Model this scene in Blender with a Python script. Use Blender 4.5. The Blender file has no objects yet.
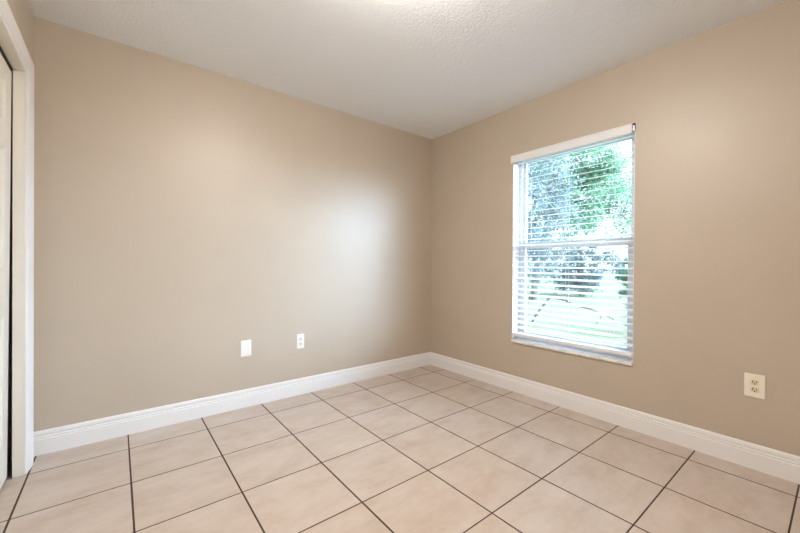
import bpy, bmesh, math, random
from mathutils import Vector, Matrix, Quaternion

C = bpy.context.scene.collection
SC = bpy.context.scene
random.seed(7)

# ------------------------------------------------------------------ camera
W, D, H = 3.033, 3.42, 2.44            # room: x -W..0, y -D..0, z 0..H
fwd = Vector((0.62311052, 0.78212055, -0.00455343))
rgt = Vector((0.78212997, -0.62307868, 0.00675737))
upv = Vector((-0.00244794, 0.00777196, 0.9999668))
cam = bpy.data.cameras.new('camera')
cam.sensor_width = 36.0
cam.lens = 355.35 / 800 * 36
cam.clip_start = 0.02
cam.clip_end = 300
camo = bpy.data.objects.new('camera', cam)
C.objects.link(camo)
m = Matrix((rgt, upv, -fwd)).transposed().to_4x4()
m.translation = Vector((-2.6704, -2.8140, 1.0771))
camo.matrix_world = m
SC.camera = camo

# ------------------------------------------------------------------ world, sun, exposure
SKY = 60.0
SKY_WEST = 3.5
SUN = 1.5
LAMP = 116.0
world = bpy.data.worlds.new('sky')
SC.world = world
world.use_nodes = True
bg = world.node_tree.nodes['Background']
# hazy sky, with a glow added low in the south-east to brighten the long wall, dimmer overhead and in the west
wn, wl = world.node_tree.nodes, world.node_tree.links
tc = wn.new('ShaderNodeTexCoord')
dp = wn.new('ShaderNodeVectorMath'); dp.operation = 'DOT_PRODUCT'
dp.inputs[1].default_value = Vector((0.50, -0.80, 0.33)).normalized()
wl.new(tc.outputs['Generated'], dp.inputs[0])
mr = wn.new('ShaderNodeMapRange'); mr.interpolation_type = 'SMOOTHSTEP'
mr.inputs['From Min'].default_value = 0.55
mr.inputs['From Max'].default_value = 1.0
mr.inputs['To Min'].default_value = SKY_WEST
mr.inputs['To Max'].default_value = SKY
wl.new(dp.outputs['Value'], mr.inputs['Value'])
bg.inputs[0].default_value = (0.58, 0.76, 1.0, 1)
wl.new(mr.outputs[0], bg.inputs[1])
sun = bpy.data.lights.new('sun', 'SUN')
sun.energy = SUN
sun.color = (1.0, 0.96, 0.88)
sun.angle = math.radians(0.8)
suno = bpy.data.objects.new('sun', sun)
C.objects.link(suno)
suno.rotation_euler = Vector((0.55, 0.35, -0.95)).to_track_quat('-Z', 'Y').to_euler()
por = bpy.data.lights.new('window_portal', 'AREA')
por.shape = 'RECTANGLE'
por.size = 0.94
por.size_y = 1.62
por.cycles.is_portal = True
poro = bpy.data.objects.new('window_portal', por)
C.objects.link(poro)
poro.location = (0.14, -1.482, 1.22)
poro.rotation_euler = Vector((-1, 0, 0)).to_track_quat('-Z', 'Z').to_euler()
SC.view_settings.view_transform = 'Standard'
SC.view_settings.look = 'None'
SC.view_settings.gamma = 1.0
SC.view_settings.use_curve_mapping = False
SC.view_settings.exposure = 0.1
try:
    SC.cycles.max_bounces = 12
    SC.cycles.diffuse_bounces = 8
    SC.cycles.transparent_max_bounces = 16
    SC.cycles.sample_clamp_indirect = 6
except Exception:
    pass


# ------------------------------------------------------------------ material helpers
def mat(name, col, rough=0.5, spec=0.5, metal=0.0):
    mt = bpy.data.materials.new(name)
    mt.use_nodes = True
    b = mt.node_tree.nodes['Principled BSDF']
    b.inputs['Base Color'].default_value = (*col, 1)
    b.inputs['Roughness'].default_value = rough
    b.inputs['Specular IOR Level'].default_value = spec
    b.inputs['Metallic'].default_value = metal
    return mt


class NT:
    def __init__(s, mt):
        s.t = mt.node_tree
        s.n = s.t.nodes
        s.b = s.n['Principled BSDF']

    def new(s, typ, **kw):
        n = s.n.new(typ)
        for k, v in kw.items():
            if k[0] == 'i' and k[1:].isdigit():
                n.inputs[int(k[1:])].default_value = v
            else:
                setattr(n, k, v)
        return n

    def link(s, a, b):
        s.t.links.new(a, b)

    def math(s, op, a, b=None, c=None):
        n = s.n.new('ShaderNodeMath')
        n.operation = op
        for i, v in enumerate((a, b, c)):
            if v is None:
                continue
            if isinstance(v, (int, float)):
                n.inputs[i].default_value = v
            else:
                s.t.links.new(v, n.inputs[i])
        return n.outputs[0]

    def noise(s, vec, scale, detail=2.0, rough=0.5):
        n = s.n.new('ShaderNodeTexNoise')
        n.inputs['Scale'].default_value = scale
        n.inputs['Detail'].default_value = detail
        n.inputs['Roughness'].default_value = rough
        s.t.links.new(vec, n.inputs['Vector'])
        return n.outputs['Fac']

    def ramp(s, fac, stops):
        n = s.n.new('ShaderNodeValToRGB')
        e = n.color_ramp.elements
        while len(e) < len(stops):
            e.new(0.5)
        for k, (p, c) in enumerate(stops):
            e[k].position = p
            e[k].color = (*c, 1)
        s.t.links.new(fac, n.inputs[0])
        return n.outputs[0]

    def bump(s, h, strength, dist):
        n = s.n.new('ShaderNodeBump')
        n.inputs['Strength'].default_value = strength
        n.inputs['Distance'].default_value = dist
        s.t.links.new(h, n.inputs['Height'])
        s.t.links.new(n.outputs[0], s.b.inputs['Normal'])
        return n

    def pos(s):
        g = s.n.new('ShaderNodeNewGeometry')
        return g.outputs['Position']


def m_wall():
    mt = mat('tan_wall_paint', (0.51, 0.42, 0.335), 0.44, 0.7)
    t = NT(mt)
    p = t.pos()
    n1 = t.noise(p, 160, 3, 0.55)
    n2 = t.noise(p, 2.5, 3, 0.5)
    t.bump(n1, 0.12, 0.0008)
    col = t.ramp(n2, [(0.3, (0.49, 0.418, 0.335)), (0.7, (0.515, 0.440, 0.354))])
    t.link(col, t.b.inputs['Base Color'])
    return mt


def m_ceiling():
    mt = mat('textured_ceiling_paint', (0.84, 0.88, 0.92), 0.85, 0.3)
    t = NT(mt)
    p = t.pos()
    v = t.new('ShaderNodeTexVoronoi')
    v.inputs['Scale'].default_value = 62
    t.link(p, v.inputs['Vector'])
    n1 = t.noise(p, 85, 4, 0.6)
    h = t.math('ADD', t.math('MULTIPLY', v.outputs['Distance'], -0.6), n1)
    t.bump(h, 0.42, 0.005)
    return mt


def m_tile():
    mt = mat('beige_ceramic_tile', (0.62, 0.5, 0.42), 0.42, 0.5)
    t = NT(mt)
    p = t.pos()
    s = t.new('ShaderNodeSeparateXYZ')
    t.link(p, s.inputs[0])
    S = 0.40725
    ux = t.math('DIVIDE', t.math('SUBTRACT', s.outputs[0], -0.1695), S)
    uy = t.math('DIVIDE', t.math('SUBTRACT', s.outputs[1], -0.2338), S)
    fx = t.math('FRACT', ux)
    fy = t.math('FRACT', uy)
    # distance (in tile units) to nearest joint
    dx = t.math('MINIMUM', fx, t.math('SUBTRACT', 1.0, fx))
    dy = t.math('MINIMUM', fy, t.math('SUBTRACT', 1.0, fy))
    # slightly irregular joint width
    wob = t.math('MULTIPLY', t.math('SUBTRACT', t.noise(p, 3.0, 1, 0.5), 0.5), 0.004)
    gx = t.math('LESS_THAN', dx, t.math('ADD', 0.0095, wob))
    gy = t.math('LESS_THAN', dy, t.math('ADD', 0.0078, wob))
    g = t.math('MAXIMUM', gx, gy)
    # per tile offset so the marbling does not run across joints
    ix = t.math('FLOOR', ux)
    iy = t.math('FLOOR', uy)
    cb = t.new('ShaderNodeCombineXYZ')
    t.link(t.math('ADD', s.outputs[0], t.math('MULTIPLY', ix, 3.71)), cb.inputs[0])
    t.link(t.math('ADD', s.outputs[1], t.math('MULTIPLY', iy, 5.13)), cb.inputs[1])
    t.link(t.math('ADD', t.math('MULTIPLY', ix, 1.37), iy), cb.inputs[2])
    tv = cb.outputs[0]
    mp = t.new('ShaderNodeMapping')
    mp.inputs['Scale'].default_value = (1.0, 1.9, 1.0)
    t.link(tv, mp.inputs[0])
    n1 = t.noise(mp.outputs[0], 4.2, 5, 0.62)
    n2 = t.noise(mp.outputs[0], 22, 4, 0.6)
    f = t.math('ADD', t.math('MULTIPLY', n1, 0.75), t.math('MULTIPLY', n2, 0.25))
    col = t.ramp(f, [(0.32, (0.445, 0.355, 0.29)), (0.5, (0.52, 0.44, 0.38)), (0.68, (0.575, 0.505, 0.45))])
    mx = t.new('ShaderNodeMix', data_type='RGBA')
    t.link(g, mx.inputs['Factor'])
    t.link(col, mx.inputs['A'])
    mx.inputs['B'].default_value = (0.05, 0.028, 0.017, 1)
    t.link(mx.outputs['Result'], t.b.inputs['Base Color'])
    r = t.math('ADD', 0.40, t.math('MULTIPLY', g, 0.45))
    t.link(t.math('ADD', r, t.math('MULTIPLY', t.math('SUBTRACT', n2, 0.5), 0.18)), t.b.inputs['Roughness'])
    # rounded joint
    ed = t.math('MINIMUM', dx, dy)
    hh = t.math('MINIMUM', t.math('MULTIPLY', ed, 60), 1.0)
    t.bump(t.math('ADD', hh, t.math('MULTIPLY', n2, 0.12)), 0.5, 0.002)
    return mt


def m_trim(name='white_trim_paint', col=(0.81, 0.81, 0.815), rough=0.35):
    mt = mat(name, col, rough, 0.5)
    t = NT(mt)
    t.bump(t.noise(t.pos(), 45, 2, 0.5), 0.08, 0.001)
    return mt


def m_marble():
    mt = mat('pale_marble_sill', (0.8, 0.8, 0.8), 0.25, 0.5)
    t = NT(mt)
    n = t.noise(t.pos(), 14, 5, 0.7)
    col = t.ramp(n, [(0.35, (0.62, 0.62, 0.63)), (0.5, (0.82, 0.81, 0.8)), (0.7, (0.86, 0.85, 0.84))])
    t.link(col, t.b.inputs['Base Color'])
    return mt


def m_glass():
    mt = bpy.data.materials.new('window_glass')
    mt.use_nodes = True
    nt = mt.node_tree
    for n in list(nt.nodes):
        if n.type != 'OUTPUT_MATERIAL':
            nt.nodes.remove(n)
    out = [n for n in nt.nodes if n.type == 'OUTPUT_MATERIAL'][0]
    tr = nt.nodes.new('ShaderNodeBsdfTransparent')
    tr.inputs[0].default_value = (0.95, 0.985, 0.98, 1)
    gl = nt.nodes.new('ShaderNodeBsdfGlossy')
    gl.inputs['Roughness'].default_value = 0.02
    lw = nt.nodes.new('ShaderNodeLayerWeight')
    lw.inputs['Blend'].default_value = 0.5
    pw = nt.nodes.new('ShaderNodeMath'); pw.operation = 'POWER'; pw.inputs[1].default_value = 5.0
    nt.links.new(lw.outputs['Facing'], pw.inputs[0])
    fr = nt.nodes.new('ShaderNodeMath'); fr.operation = 'MULTIPLY_ADD'
    fr.inputs[1].default_value = 0.9; fr.inputs[2].default_value = 0.035
    nt.links.new(pw.outputs[0], fr.inputs[0])
    mx = nt.nodes.new('ShaderNodeMixShader')
    nt.links.new(fr.outputs[0], mx.inputs[0])
    nt.links.new(tr.outputs[0], mx.inputs[1])
    nt.links.new(gl.outputs[0], mx.inputs[2])
    nt.links.new(mx.outputs[0], out.inputs[0])
    return mt


def m_screen():
    mt = bpy.data.materials.new('insect_screen_mesh')
    mt.use_nodes = True
    nt = mt.node_tree
    b = nt.nodes['Principled BSDF']
    b.inputs['Base Color'].default_value = (0.12, 0.125, 0.13, 1)
    b.inputs['Roughness'].default_value = 0.6
    out = [n for n in nt.nodes if n.type == 'OUTPUT_MATERIAL'][0]
    tr = nt.nodes.new('ShaderNodeBsdfTransparent')
    mx = nt.nodes.new('ShaderNodeMixShader'); mx.inputs[0].default_value = 0.13
    nt.links.new(tr.outputs[0], mx.inputs[1]); nt.links.new(b.outputs[0], mx.inputs[2])
    nt.links.new(mx.outputs[0], out.inputs[0])
    return mt


def m_emit(name, col, st):
    mt = mat(name, (0.9, 0.88, 0.84), 0.4)
    b = mt.node_tree.nodes['Principled BSDF']
    b.inputs['Emission Color'].default_value = (*col, 1)
    b.inputs['Emission Strength'].default_value = st
    return mt


def m_leaf(name, cols, scale=1.6):
    mt = mat(name, cols[0], 0.55, 0.4)
    t = NT(mt)
    n = t.noise(t.pos(), scale, 4, 0.7)
    col = t.ramp(n, [(0.34, cols[0]), (0.52, cols[1]), (0.68, cols[2])])
    t.link(col, t.b.inputs['Base Color'])
    tl = t.new('ShaderNodeBsdfTranslucent')
    t.link(col, tl.inputs[0])
    mx = t.new('ShaderNodeMixShader')
    mx.inputs[0].default_value = 0.35
    out = [q for q in t.n if q.type == 'OUTPUT_MATERIAL'][0]
    t.link(t.b.outputs[0], mx.inputs[1])
    t.link(tl.outputs[0], mx.inputs[2])
    t.link(mx.outputs[0], out.inputs[0])
    return mt


def m_bark():
    mt = mat('grey_bark', (0.13, 0.11, 0.1), 0.9, 0.2)
    t = NT(mt)
    n = t.noise(t.pos(), 9, 5, 0.7)
    t.link(t.ramp(n, [(0.3, (0.07, 0.06, 0.055)), (0.7, (0.2, 0.18, 0.16))]), t.b.inputs['Base Color'])
    t.bump(n, 0.6, 0.02)
    return mt


def m_lawn():
    mt = mat('mown_grass', (0.2, 0.3, 0.1), 0.95, 0.1)
    t = NT(mt)
    p = t.pos()
    f = t.math('ADD', t.math('MULTIPLY', t.noise(p, 0.5, 4, 0.6), 0.6), t.math('MULTIPLY', t.noise(p, 30, 3, 0.6), 0.4))
    t.link(t.ramp(f, [(0.35, (0.10, 0.13, 0.07)), (0.5, (0.165, 0.19, 0.11)), (0.65, (0.22, 0.235, 0.16))]), t.b.inputs['Base Color'])
    t.bump(t.noise(p, 60, 3, 0.6), 0.5, 0.03)
    return mt


M = dict(
    wall=m_wall(), ceiling=m_ceiling(), tile=m_tile(), trim=m_trim(),
    door=m_trim('cream_door_paint', (0.76, 0.735, 0.67), 0.4),
    vinyl=m_trim('white_window_vinyl', (0.70, 0.73, 0.77), 0.35),
    blind=mat('white_blind_slat', (0.80, 0.81, 0.83), 0.4),
    marble=m_marble(), glass=m_glass(), screen=m_screen(),
    ivory=mat('ivory_plastic', (0.84, 0.79, 0.68), 0.35),
    almond=mat('almond_socket_plastic', (0.76, 0.67, 0.50), 0.4),
    plate=mat('white_plate_plastic', (0.80, 0.79, 0.76), 0.35),
    dark=mat('dark_slot', (0.02, 0.012, 0.008), 0.6),
    steel=mat('brushed_metal', (0.42, 0.42, 0.43), 0.35, 0.5, 0.9),
    cord=mat('white_cord', (0.8, 0.82, 0.85), 0.7),
    closet=mat('tan_closet_paint', (0.5, 0.42, 0.34), 0.8),  # even tan, close to the room's wall paint
    ext=mat('exterior_stucco', (0.5, 0.45, 0.4), 0.9),
    lamp=m_emit('lit_opal_glass', (1.0, 0.92, 0.84), LAMP),
    bark=m_bark(), lawn=m_lawn(),
    leaf_blue=m_leaf('grey_green_leaves', [(0.085, 0.115, 0.12), (0.145, 0.18, 0.18), (0.23, 0.27, 0.265)]),
    leaf_green=m_leaf('fresh_green_leaves', [(0.08, 0.17, 0.10), (0.16, 0.29, 0.17), (0.27, 0.40, 0.25)]),
    leaf_teal=m_leaf('deep_green_leaves', [(0.03, 0.11, 0.07), (0.06, 0.2, 0.12), (0.13, 0.3, 0.17)]),
)


# ------------------------------------------------------------------ mesh helpers
def box(bm, x0, x1, y0, y1, z0, z1):
    vs = [bm.verts.new((x, y, z)) for x in (x0, x1) for y in (y0, y1) for z in (z0, z1)]
    for f in ((0, 1, 3, 2), (4, 6, 7, 5), (0, 4, 5, 1), (2, 3, 7, 6), (0, 2, 6, 4), (1, 5, 7, 3)):
        bm.faces.new([vs[i] for i in f])
    return vs


def tube(bm, pts, rad, seg=8, cap=True):
    rings = []
    for i, p in enumerate(pts):
        p = Vector(p)
        a = Vector(pts[max(i - 1, 0)])
        b = Vector(pts[min(i + 1, len(pts) - 1)])
        d = (b - a).normalized()
        q = d.to_track_quat('Z', 'Y')
        r = rad[i] if isinstance(rad, (list, tuple)) else rad
        rings.append([bm.verts.new(p + q @ Vector((r * math.cos(2 * math.pi * k / seg), r * math.sin(2 * math.pi * k / seg), 0))) for k in range(seg)])
    for a, b in zip(rings, rings[1:]):
        for k in range(seg):
            bm.faces.new((a[k], a[(k + 1) % seg], b[(k + 1) % seg], b[k]))
    if cap:
        bm.faces.new(list(reversed(rings[0])))
        bm.faces.new(rings[-1])


def lathe(bm, prof, seg=48):
    """profile of (r, z), closed around the z axis"""
    rings = []
    for r, z in prof:
        if r < 1e-6:
            rings.append([bm.verts.new((0, 0, z))])
        else:
            rings.append([bm.verts.new((r * math.cos(2 * math.pi * k / seg), r * math.sin(2 * math.pi * k / seg), z)) for k in range(seg)])
    for a, b in zip(rings, rings[1:]):
        for k in range(seg):
            k2 = (k + 1) % seg
            if len(a) == 1 and len(b) == 1:
                continue
            if len(a) == 1:
                bm.faces.new((a[0], b[k2], b[k]))
            elif len(b) == 1:
                bm.faces.new((a[k], a[k2], b[0]))
            else:
                bm.faces.new((a[k], a[k2], b[k2], b[k]))


def sweep(bm, prof, path, ends=True):
    """prof: list of 2-D points; path: list of functions (u, v) -> point, one per station"""
    rings = [[bm.verts.new(fn(u, v)) for u, v in prof] for fn in path]
    n = len(prof)
    for a, b in zip(rings, rings[1:]):
        for k in range(n):
            bm.faces.new((a[k], a[(k + 1) % n], b[(k + 1) % n], b[k]))
    if ends:
        bm.faces.new(list(reversed(rings[0])))
        bm.faces.new(rings[-1])


def obj(name, bm, m_, parent=None, smooth=False, bevel=0, loc=None, seg=2):
    bmesh.ops.recalc_face_normals(bm, faces=bm.faces)
    if bevel:
        bmesh.ops.bevel(bm, geom=list(bm.edges), offset=bevel, segments=seg, profile=0.5, affect='EDGES')
    me = bpy.data.meshes.new(name)
    bm.to_mesh(me)
    bm.free()
    if m_:
        me.materials.append(m_)
    if smooth:
        for p in me.polygons:
            p.use_smooth = True
    o = bpy.data.objects.new(name, me)
    C.objects.link(o)
    if parent:
        o.parent = parent
    if loc is not None:
        o.location = loc
    return o


def empty(name, loc=(0, 0, 0), rot=(0, 0, 0)):
    o = bpy.data.objects.new(name, None)
    o.empty_display_size = 0.05
    C.objects.link(o)
    o.location = loc
    o.rotation_euler = rot
    return o


def tag(o, label, cat, group=None):
    o['label'] = label
    o['category'] = cat
    if group:
        o['group'] = group
    return o


def struct(o, label=None, cat=None):
    o['kind'] = 'structure'
    if label:
        o['label'] = label
    if cat:
        o['category'] = cat
    return o


# ------------------------------------------------------------------ room shell
WY0, WY1, WZ0, WZ1 = -1.942, -1.02, 0.432, 2.022     # window opening
TE = 0.135
CL = -3.78                                            # closet back

bm = bmesh.new(); box(bm, CL - .1, TE, -D - .12, .12, -.15, 0)
struct(obj('floor', bm, M['tile']), 'beige square ceramic floor tiles with dark brown grout', 'floor')
bm = bmesh.new(); box(bm, CL - .1, TE + .5, -D - .12, .12, H, H + .12)
struct(obj('ceiling', bm, M['ceiling']), 'white textured ceiling', 'ceiling')
bm = bmesh.new(); box(bm, CL - .1, 0, 0, .12, 0, H)
struct(obj('wall_north', bm, M['wall']), 'long tan wall with the blank plate and small outlet', 'wall')
bm = bmesh.new()
for b in ((0, TE, -D - .12, WY0, 0, H), (0, TE, WY1, .12, 0, H), (0, TE, WY0, WY1, 0, WZ0 - .012), (0, TE, WY0, WY1, WZ1, H)):
    box(bm, *b)
struct(obj('wall_east', bm, M['wall']), 'tan wall holding the window', 'wall')
bm = bmesh.new(); box(bm, CL - .1, 0, -D - .12, -D, 0, H)
struct(obj('wall_south', bm, M['wall']), 'tan wall behind the viewpoint', 'wall')
OY0, OY1, OZ = -1.755, -0.235, 2.035                    # closet opening (inside the jambs)
JT = 0.018
WT = 0.043
bm = bmesh.new()
for b in ((-W - WT, -W, OY1 + JT, 0, 0, H), (-W - WT, -W, -D, OY0 - JT, 0, H), (-W - WT, -W, OY0 - JT, OY1 + JT, OZ + JT, H)):
    box(bm, *b)
struct(obj('wall_west', bm, M['wall']), 'narrow strip of tan wall above the closet casing', 'wall')
bm = bmesh.new(); box(bm, CL - .1, CL, -D, 0, 0, H)
struct(obj('wall_closet', bm, M['closet']), 'closet back wall behind the sliding door', 'wall')

# window reveal lining (drywall return) painted white at the sides and head
bm = bmesh.new()
box(bm, 0.0005, 0.085, WY1 - .004, WY1, WZ0, WZ1)
box(bm, 0.0005, 0.085, WY0, WY0 + .004, WZ0, WZ1)
box(bm, 0.0005, 0.085, WY0 + .004, WY1 - .004, WZ1 - .004, WZ1)
struct(obj('trim_1', bm, M['trim']), 'white painted return around the window recess', 'trim')

# baseboards
BP = [(0, 0), (.0165, 0), (.0165, .0855), (.0125, .0872), (.0105, .0895), (.0125, .0915), (.0140, .0935), (.0140, .0985), (.0105, .1005),
      (.0072, .1030), (.0095, .1055), (.0110, .1085), (.0104, .120), (.0082, .1285), (.0045, .1325), (0, .1325)]


def mesh_baseboard(name, path, label):
    bm = bmesh.new()
    sweep(bm, BP, path)
    return struct(obj(name, bm, M['trim']), label, 'baseboard')


mesh_baseboard('baseboard_north', [lambda u, v: (-W + u * 0, -u, v), lambda u, v: (-u, -u, v)],
               'white grooved baseboard under the long tan wall')
mesh_baseboard('baseboard_east', [lambda u, v: (-u, -u, v), lambda u, v: (-u, -D + u, v)],
               'white grooved baseboard under the window wall')
mesh_baseboard('baseboard_south', [lambda u, v: (-u, -D + u, v), lambda u, v: (-W + u, -D + u, v)],
               'white grooved baseboard behind the viewpoint')
mesh_baseboard('baseboard_west', [lambda u, v: (-W + u, -D + u, v), lambda u, v: (-W + u, OY0 - .125, v)],
               'white grooved baseboard beside the closet')

# closet jamb and casing
bm = bmesh.new()
box(bm, -W - WT, -W - .0005, OY1, OY1 + JT, 0, OZ + JT)
box(bm, -W - WT, -W - .0005, OY0 - JT, OY0, 0, OZ + JT)
box(bm, -W - WT, -W - .0005, OY0, OY1, OZ, OZ + JT)
struct(obj('trim_2', bm, M['door']), 'cream painted jamb lining the closet opening', 'trim')
CW = 0.12
CP = [(0, 0), (0, .0025), (.004, .0045), (.016, .0060), (.022, .0050), (.030, .0090), (.070, .0145), (.098, .0165), (.114, .0165),
      (CW, .012), (CW, 0)]
yi1, yi0, zi = OY1 + .005, OY0 - .005, OZ + .005
bm = bmesh.new()
sweep(bm, CP, [lambda u, v: (-W + v, yi1 + u, 0), lambda u, v: (-W + v, yi1 + u, zi + u * .72),
               lambda u, v: (-W + v, yi0 - u, zi + u * .72), lambda u, v: (-W + v, yi0 - u, 0)])
struct(obj('trim_3', bm, M['trim']), 'white moulded casing around the closet opening', 'trim')


# sliding closet doors
def leaf_mesh(w, h, t):
    """door slab, y 0..-w, z 0..h, front face at x=0, six moulded panels on both faces"""
    bm = bmesh.new()
    st, mu = 0.105, 0.05
    zs = [0, .20, .80, 1.03, 1.60, 1.70, 1.92, h]
    for sgn, X in ((1, 0.0), (-1, -t)):
        def V(y, z, d=0):
            return bm.verts.new((X - sgn * d, y, z))

        def Q(y0, y1, z0, z1):
            bm.faces.new([V(y0, z0), V(y1, z0), V(y1, z1), V(y0, z1)])
        for i in range(7):
            z0, z1 = zs[i], zs[i + 1]
            Q(0, -st, z0, z1)
            Q(-w / 2 + mu, -w / 2 - mu, z0, z1)
            Q(-w + st, -w, z0, z1)
            for ya, yb in ((-st, -w / 2 + mu), (-w / 2 - mu, -w + st)):
                if i % 2 == 0:
                    Q(ya, yb, z0, z1)
                    continue
                rings = []
                for ins, d in ((0, 0), (.006, .003), (.016, .008), (.024, .008), (.052, .002), (.056, .0015)):
                    rings.append([V(ya - ins, z0 + ins, d), V(yb + ins, z0 + ins, d), V(yb + ins, z1 - ins, d), V(ya - ins, z1 - ins, d)])
                for a, b in zip(rings, rings[1:]):
                    for k in range(4):
                        bm.faces.new((a[k], a[(k + 1) % 4], b[(k + 1) % 4], b[k]))
                bm.faces.new(rings[-1])
    for y in (0, -w):
        bm.faces.new([bm.verts.new(c) for c in ((0, y, 0), (0, y, h), (-t, y, h), (-t, y, 0))])
    for z in (0, h):
        bm.faces.new([bm.verts.new(c) for c in ((0, 0, z), (0, -w, z), (-t, -w, z), (-t, 0, z))])
    bmesh.ops.remove_doubles(bm, verts=bm.verts, dist=1e-5)
    return bm


LW, LH = 0.775, 2.000
for k, (xf, ytop, lab, tip) in enumerate(((-W - .0465, OY1 - .003, 'cream six-panel sliding closet door nearest the corner, bottom set slightly back', 0.38),
                                          (-W - .108, OY0 + .006 + LW, 'cream six-panel sliding closet door farther from the corner', 0.0))):
    d = empty('door_%d' % (k + 1), (xf, ytop, 2.016), (0, math.radians(tip), 0))
    struct(d, lab, 'door')
    obj('door_panel', leaf_mesh(LW, LH - .004, .034), M['door'], d, loc=(0, 0, -LH + (.0 if k else .002)))
# overhead track
bm = bmesh.new(); box(bm, -W - .150, -W - .045, OY0 + .002, OY1 - .002, OZ - .012, OZ)
struct(obj('trim_4', bm, M['dark']), 'dark sliding door track under the closet head', 'trim')

# ------------------------------------------------------------------ window
win = struct(empty('window_1', (0.13, (WY0 + WY1) / 2, WZ0)), 'white single-hung window behind the blind', 'window')
cy = (WY0 + WY1) / 2
ox, oy, oz = 0.13, cy, WZ0


def wbox(bm, x0, x1, y0, y1, z0, z1):
    box(bm, x0 - ox, x1 - ox, y0 - oy, y1 - oy, z0 - oz, z1 - oz)


bm = bmesh.new()
wbox(bm, .085, .134, WY1 - .032, WY1, WZ0, WZ1)
wbox(bm, .085, .134, WY0, WY0 + .032, WZ0, WZ1)
wbox(bm, .085, .134, WY0 + .032, WY1 - .032, WZ1 - .035, WZ1)
wbox(bm, .085, .134, WY0 + .032, WY1 - .032, WZ0, WZ0 + .035)
obj('window_frame', bm, M['vinyl'], win, bevel=.002)
MR = 1.225
a, b = WY0 + .034, WY1 - .034
bm = bmesh.new()                     # lower sash, room side
wbox(bm, .087, .107, b - .034, b, WZ0 + .037, MR + .055)
wbox(bm, .087, .107, a, a + .034, WZ0 + .037, MR + .055)
wbox(bm, .087, .107, a + .034, b - .034, WZ0 + .037, WZ0 + .08)
wbox(bm, .087, .107, a + .034, b - .034, MR, MR + .055)
lo = obj('lower_sash', bm, M['vinyl'], win, bevel=.003)
bm = bmesh.new()                     # upper sash, outside
wbox(bm, .110, .130, b - .024, b, MR - .0, WZ1 - .037)
wbox(bm, .110, .130, a, a + .024, MR - .0, WZ1 - .037)
wbox(bm, .110, .130, a + .024, b - .024, WZ1 - .062, WZ1 - .037)
wbox(bm, .110, .130, a + .024, b - .024, MR, MR + .04)
up = obj('upper_sash', bm, M['vinyl'], win, bevel=.003)
bm = bmesh.new(); wbox(bm, .096, .099, a + .030, b - .030, WZ0 + .076, MR + .004)
obj('pane', bm, M['glass'], lo)
bm = bmesh.new(); wbox(bm, .119, .122, a + .020, b - .020, MR + .036, WZ1 - .058)
obj('pane', bm, M['glass'], up)
bm = bmesh.new(); wbox(bm, .1135, .1142, a + .004, b - .004, WZ0 + .038, MR + .002)
sc_ = obj('insect_screen', bm, M['screen'], win); sc_['label'] = 'fine grey insect screen over the lower half'
bm = bmesh.new(); wbox(bm, .078, .087, cy - .03, cy + .03, MR + .056, MR + .068)
obj('sash_lock', bm, M['vinyl'], win, bevel=.002)
bm = bmesh.new()
sweep(bm, [(-.014, WZ0 - .012), (-.0165, WZ0 - .008), (-.0165, WZ0 + .004), (-.013, WZ0 + .008), (.085, WZ0 + .008), (.085, WZ0 - .012)],
      [lambda u, v: (u, WY0 + .0005, v), lambda u, v: (u, WY1 - .0005, v)])
struct(obj('trim_5', bm, M['marble']), 'pale marble window sill', 'window sill')

# ------------------------------------------------------------------ blind
bl = tag(empty('window_blind', (0.032, cy, WZ1)), 'white horizontal slat blind lowered over the window with slats open', 'blind')
bx, by, bz = 0.032, cy, WZ1


def lb(bm, x0, x1, y0, y1, z0, z1):
    box(bm, x0 - bx, x1 - bx, y0 - by, y1 - by, z0 - bz, z1 - bz)


SY0, SY1 = WY0 + .010, WY1 - .010
bm = bmesh.new(); lb(bm, .006, .056, SY0, SY1, 1.972, 2.015)
obj('headrail', bm, M['blind'], bl, bevel=.002)
bm = bmesh.new()
VP = [(-.004, 1.958), (-.0115, 1.958), (-.0145, 1.963), (-.0125, 1.968), (-.0125, 2.012), (-.0145, 2.017), (-.0115, 2.023), (-.004, 2.023)]
sweep(bm, VP, [lambda u, v: (u - bx, -1.926 - by, v - bz), lambda u, v: (u - bx, -1.004 - by, v - bz)])
obj('valance', bm, M['blind'], bl)
bm = bmesh.new(); lb(bm, -.013, .004, -1.944, -1.929, 1.968, 2.008)
br = obj('valance_bracket', bm, M['steel'], bl, bevel=.002); br['label'] = 'grey metal bracket at the valance end'
bm = bmesh.new(); lb(bm, -.0135, .0, -1.943, -1.930, 2.008, 2.020)
cp = obj('bracket_clip', bm, M['dark'], br, bevel=.001); cp['label'] = 'dark clip on top of the bracket'
PITCH = 0.0468
z = 1.952
bm = bmesh.new()
pr = []
tl = math.radians(-11)
prof_top = []
for k in range(7):
    u = -.025 + .05 * k / 6
    prof_top.append((u, .0016 * (1 - (u / .025) ** 2)))
pr = [(u, v + .0012) for u, v in prof_top] + [(u, v - .0012) for u, v in reversed(prof_top)]
pr = [(u * math.cos(tl) + v * math.sin(tl), -u * math.sin(tl) + v * math.cos(tl)) for u, v in pr]
sweep(bm, pr, [lambda u, v: (u, SY0 - by, v), lambda u, v: (u, SY1 - by, v)])
slat0 = obj('slat', bm, M['blind'], bl, loc=(0, 0, z - bz))
n = 1
while z - PITCH > 0.515:
    z -= PITCH
    s = slat0.copy(); C.objects.link(s); s.parent = bl; s.location = (0, 0, z - bz)
bm = bmesh.new(); lb(bm, .006, .058, SY0, SY1, .474, .500)
obj('bottom_rail', bm, M['blind'], bl, bevel=.004)
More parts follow.
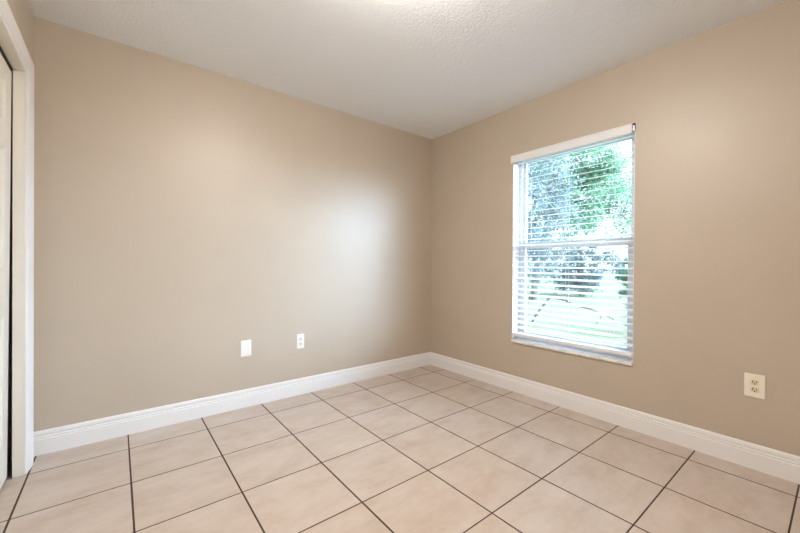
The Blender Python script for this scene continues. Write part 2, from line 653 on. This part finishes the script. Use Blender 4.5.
for yy in (SY1 - .13, cy + .0, SY0 + .13):
    bm = bmesh.new()
    for xx in (.0055, .0585):
        tube(bm, [(xx - bx, yy - by, .48 - bz), (xx - bx, yy - by, 1.975 - bz)], .0009, 5)
    obj('ladder_cord', bm, M['cord'], bl)
bm = bmesh.new(); tube(bm, [(-.001 - bx, SY1 - .082 - by, 1.27 - bz), (-.001 - bx, SY1 - .082 - by, 1.96 - bz)], .003, 8)
obj('tilt_wand', bm, M['cord'], bl)


# ------------------------------------------------------------------ wall plates
def rounded_rect(w, h, r, n=5):
    pts = []
    for cx, cz, a0 in ((w / 2 - r, h / 2 - r, 0), (-w / 2 + r, h / 2 - r, 90), (-w / 2 + r, -h / 2 + r, 180), (w / 2 - r, -h / 2 + r, 270)):
        for k in range(n + 1):
            a = math.radians(a0 + 90 * k / n)
            pts.append((cx + r * math.cos(a), cz + r * math.sin(a)))
    return pts


def slab(bm, pts, y0, y1, inset=0.0):
    """outline in local x-z, from depth y0 (wall) to y1 (room, negative y) with a chamfered front"""
    def ring(k, y):
        return [bm.verts.new((x * k, y, z)) for x, z in pts] if isinstance(k, float) else None
    mx = max(abs(p[0]) for p in pts)
    mz = max(abs(p[1]) for p in pts)
    kx, kz = (mx - inset) / mx, (mz - inset) / mz
    A = [bm.verts.new((x, y0, z)) for x, z in pts]
    B = [bm.verts.new((x, y1 + inset * .6, z)) for x, z in pts]
    Cc = [bm.verts.new((x * kx, y1, z * kz)) for x, z in pts]
    n = len(pts)
    for a, b in ((A, B), (B, Cc)):
        for k in range(n):
            bm.faces.new((a[k], a[(k + 1) % n], b[(k + 1) % n], b[k]))
    bm.faces.new(Cc)
    bm.faces.new(list(reversed(A)))


def outlet(loc, rz, w, h, label, plate_mat, sock_mat):
    t = tag(empty('wall_outlet', loc, (0, 0, rz)), label, 'outlet')
    bm = bmesh.new(); slab(bm, rounded_rect(w, h, .004), 0, -.006, .003)
    obj('cover_plate', bm, plate_mat, t)
    for s in (1, -1):
        bm = bmesh.new()
        pts = [(x, z) for x, z in rounded_rect(.034, .029, .0125)]
        slab(bm, pts, -.004, -.0085, .001)
        r = obj('receptacle', bm, sock_mat, t, loc=(0, 0, s * .0195))
        for x, ww, hh, zz in ((-.0068, .0040, .0100, .003), (.0068, .0040, .0085, .003)):
            bm = bmesh.new(); box(bm, x - ww / 2, x + ww / 2, -.0088, -.008, zz - hh / 2, zz + hh / 2)
            obj('slot', bm, M['dark'], r)
        bm = bmesh.new()
        sl = [( .0032 * math.cos(math.radians(q)), .0032 * math.sin(math.radians(q)) - .0075) for q in range(0, 360, 30)]
        vs = [bm.verts.new((x, -.0088, z)) for x, z in sl]; vb = [bm.verts.new((x, -.008, z)) for x, z in sl]
        bm.faces.new(vs)
        for k in range(12):
            bm.faces.new((vs[k], vb[k], vb[(k + 1) % 12], vs[(k + 1) % 12]))
        obj('ground_hole', bm, M['dark'], r)
    bm = bmesh.new()
    lathe(bm, [(0, .0012), (.0022, .0009), (.003, 0), (.003, -.001)], 12)
    sc = obj('screw', bm, plate_mat, t, loc=(0, -.006, 0)); sc.rotation_euler = (math.radians(90), 0, 0)
    return t


outlet((-.0, -2.515, .443), math.radians(-90), .081, .125, 'larger ivory duplex outlet on the tan wall right of the window', M['ivory'], M['almond'])
outlet((-1.480, 0, .439), 0, .064, .120, 'small white duplex outlet low on the long wall, right of the blank plate', M['plate'], M['plate'])
t = tag(empty('blank_wall_plate', (-1.909, 0, .441)), 'blank white cover plate low on the long wall, left of the small outlet', 'wall plate')
bm = bmesh.new(); slab(bm, rounded_rect(.076, .122, .004), 0, -.006, .003)
obj('cover_plate', bm, M['plate'], t)
for s in (1, -1):
    bm = bmesh.new(); lathe(bm, [(0, .0012), (.0022, .0009), (.003, 0), (.003, -.001)], 12)
    sc = obj('screw', bm, M['plate'], t, loc=(0, -.006, s * .042)); sc.rotation_euler = (math.radians(90), 0, 0)

# ------------------------------------------------------------------ ceiling light (its light reaches into the frame)
LX, LY = -1.82, -1.84
t = tag(empty('ceiling_light', (LX, LY, H)), 'semi-flush ceiling light with a lit opal glass bowl under a short stem', 'ceiling light')
bm = bmesh.new(); lathe(bm, [(0, 0), (.062, 0), (.065, -.006), (.06, -.014), (.014, -.018), (.012, -.044), (0, -.044)], 32)
obj('canopy', bm, M['steel'], t, smooth=False)
bm = bmesh.new()
lathe(bm, [(0, -.042), (.10, -.044), (.155, -.050), (.175, -.062), (.172, -.078), (.155, -.100), (.125, -.120), (.085, -.134), (.04, -.142), (0, -.144)])
obj('glass_bowl', bm, M['lamp'], t, smooth=True)
bm = bmesh.new(); lathe(bm, [(0, -.142), (.007, -.144), (.009, -.149), (.005, -.155), (0, -.157)], 16)
obj('finial', bm, M['steel'], t, smooth=True)


# ------------------------------------------------------------------ garden outside
G = -0.18
bm = bmesh.new()
gx0, gx1, gy0, gy1, N = 0.2, 70.0, -40.0, 60.0, 28
vs = [[bm.verts.new((gx0 + (gx1 - gx0) * (i / N) ** 1.6, gy0 + (gy1 - gy0) * j / N, G + (0 if i < 3 else random.uniform(-.03, .03)))) for j in range(N + 1)] for i in range(N + 1)]
for i in range(N):
    for j in range(N):
        bm.faces.new((vs[i][j], vs[i + 1][j], vs[i + 1][j + 1], vs[i][j + 1]))
struct(obj('ground_lawn', bm, M['lawn'], smooth=True), 'sunlit lawn outside the window', 'lawn')


def leaf_cloud(bm, clumps, per, size, droop=0.0):
    for c, r in clumps:
        c = Vector(c)
        for _ in range(per):
            d = Vector((random.gauss(0, 1), random.gauss(0, 1), random.gauss(0, .7)))
            p = c + d * r * .55
            L = size * random.uniform(.6, 1.3)
            ax = Vector((random.gauss(0, 1), random.gauss(0, 1), random.gauss(0, .6) - droop)).normalized()
            sd = ax.cross(Vector((random.gauss(0, 1), random.gauss(0, 1), random.gauss(0, 1)))).normalized()
            nn = ax.cross(sd)
            v0 = bm.verts.new(p)
            v1 = bm.verts.new(p + ax * L * .5 + sd * L * .24 + nn * L * .06)
            v2 = bm.verts.new(p + ax * L)
            v3 = bm.verts.new(p + ax * L * .5 - sd * L * .24 + nn * L * .06)
            bm.faces.new((v0, v1, v2, v3))


def limb(bm, a, b, r0, r1, sag=0.0, wig=.05, n=7):
    a, b = Vector(a), Vector(b)
    L = (b - a).length
    pts = []
    for k in range(n + 1):
        f = k / n
        p = a.lerp(b, f) + Vector((random.uniform(-wig, wig), random.uniform(-wig, wig), random.uniform(-wig, wig) * .6)) * L * .25 * math.sin(math.pi * f)
        p.z += sag * math.sin(math.pi * f)
        pts.append(p)
    tube(bm, pts, [r0 + (r1 - r0) * k / n for k in range(n + 1)], 7)
    return pts


def tree(name, base, height, crown, nclump, per, leafsize, leafmat, label, cat='tree', trunk_r=.16, droop=0.3, hang=None):
    """crown: (centre offset, radii). Limbs run from the trunk to a share of the clumps."""
    t = tag(empty(name, base), label, cat)
    (cx, cy_, cz), (rx, ry, rz) = crown
    bt = bmesh.new()
    fork = Vector((cx * .35, cy_ * .35, height * .38))
    limb(bt, (0, 0, -.05), fork, trunk_r, trunk_r * .7, 0, .1)
    clumps = []
    while len(clumps) < nclump:
        v = Vector((random.uniform(-1, 1), random.uniform(-1, 1), random.uniform(-1, 1)))
        if .25 < v.length < 1:
            clumps.append((Vector((cx + v.x * rx, cy_ + v.y * ry, cz + v.z * rz)), random.uniform(.25, .5) * min(rx, rz) * .5))
    if hang:
        clumps += [(Vector(p), r) for p, r in hang]
    mains = []
    for k in range(7):
        c, _ = random.choice(clumps)
        mains.append(limb(bt, fork, fork.lerp(c, .85), trunk_r * .5, trunk_r * .15, .25, .12))
    for c, _ in clumps[::2]:
        m_ = random.choice(mains)
        q = min((p for mm in mains for p in mm[2:]), key=lambda p: (p - c).length)
        limb(bt, q, c, trunk_r * .12, .008, .08, .15, 5)
    obj('trunk', bt, M['bark'], t, smooth=True)
    bf = bmesh.new()
    leaf_cloud(bf, clumps, per, leafsize, droop)
    obj('foliage', bf, leafmat, t)
    return t, bt


random.seed(21)
# large grey-green tree standing left in the view
tree('garden_tree', (5.2, 2.4, G), 4.6, ((.25, -.05, 2.55), (1.35, 1.25, 2.0)), 185, 72, .085, M['leaf_blue'],
     'large grey-green tree with drooping foliage filling the left of the window view', trunk_r=.15, droop=.9,
     hang=[((-.1 + .22 * k, .35 - .2 * k, .62 + .14 * k), .42) for k in range(5)] + [((.3, .5, .5 + .3 * k), .45) for k in range(4)])
# fresh green tree to the right and behind
tree('garden_tree', (9.0, 4.2, G), 6.6, ((.1, -1.45, 3.95), (1.4, 1.4, 1.8)), 135, 110, .12, M['leaf_green'],
     'bright green tree in the upper right of the window view', trunk_r=.16, droop=.2,
     hang=[((1.4 + .12 * math.sin(k * 2.1), -2.6 + .35 * math.cos(k * 1.7), 2.35 + .13 * k), .42) for k in range(14)])
# shrubs
tree('garden_shrub', (4.9, -.48, G), 1.5, ((0, 0, .95), (.42, .45, .55)), 60, 80, .07, M['leaf_teal'],
     'deep green shrub at the right edge of the window view', 'shrub', trunk_r=.035, droop=.1)
tree('garden_shrub', (12.4, 3.9, G), 2.4, ((0, .2, 1.1), (1.2, 1.5, 1.0)), 70, 90, .13, M['leaf_blue'],
     'low grey-green shrub far across the lawn behind the large tree', 'shrub', trunk_r=.06, droop=.1)
# fallen bare branch
random.seed(5)
bm = bmesh.new()
pts = limb(bm, (4.3, .98, .44), (4.2, -.80, -.06), .016, .008, .06, .10, 9)
limb(bm, pts[2], (4.6, 1.35, .62), .012, .006, .03, .1, 5)
limb(bm, pts[5], (4.3, .1, -.02), .010, .004, -.04, .1, 5)
limb(bm, (4.3, .98, .44), (4.5, 1.5, G), .020, .02, .02, .1, 5)
limb(bm, pts[-1], (4.3, -1.0, G), .010, .006, .02, .1, 4)
tag(obj('fallen_branch', bm, M['bark'], smooth=True), 'thin bare branch lying aslant over the lawn', 'branch')
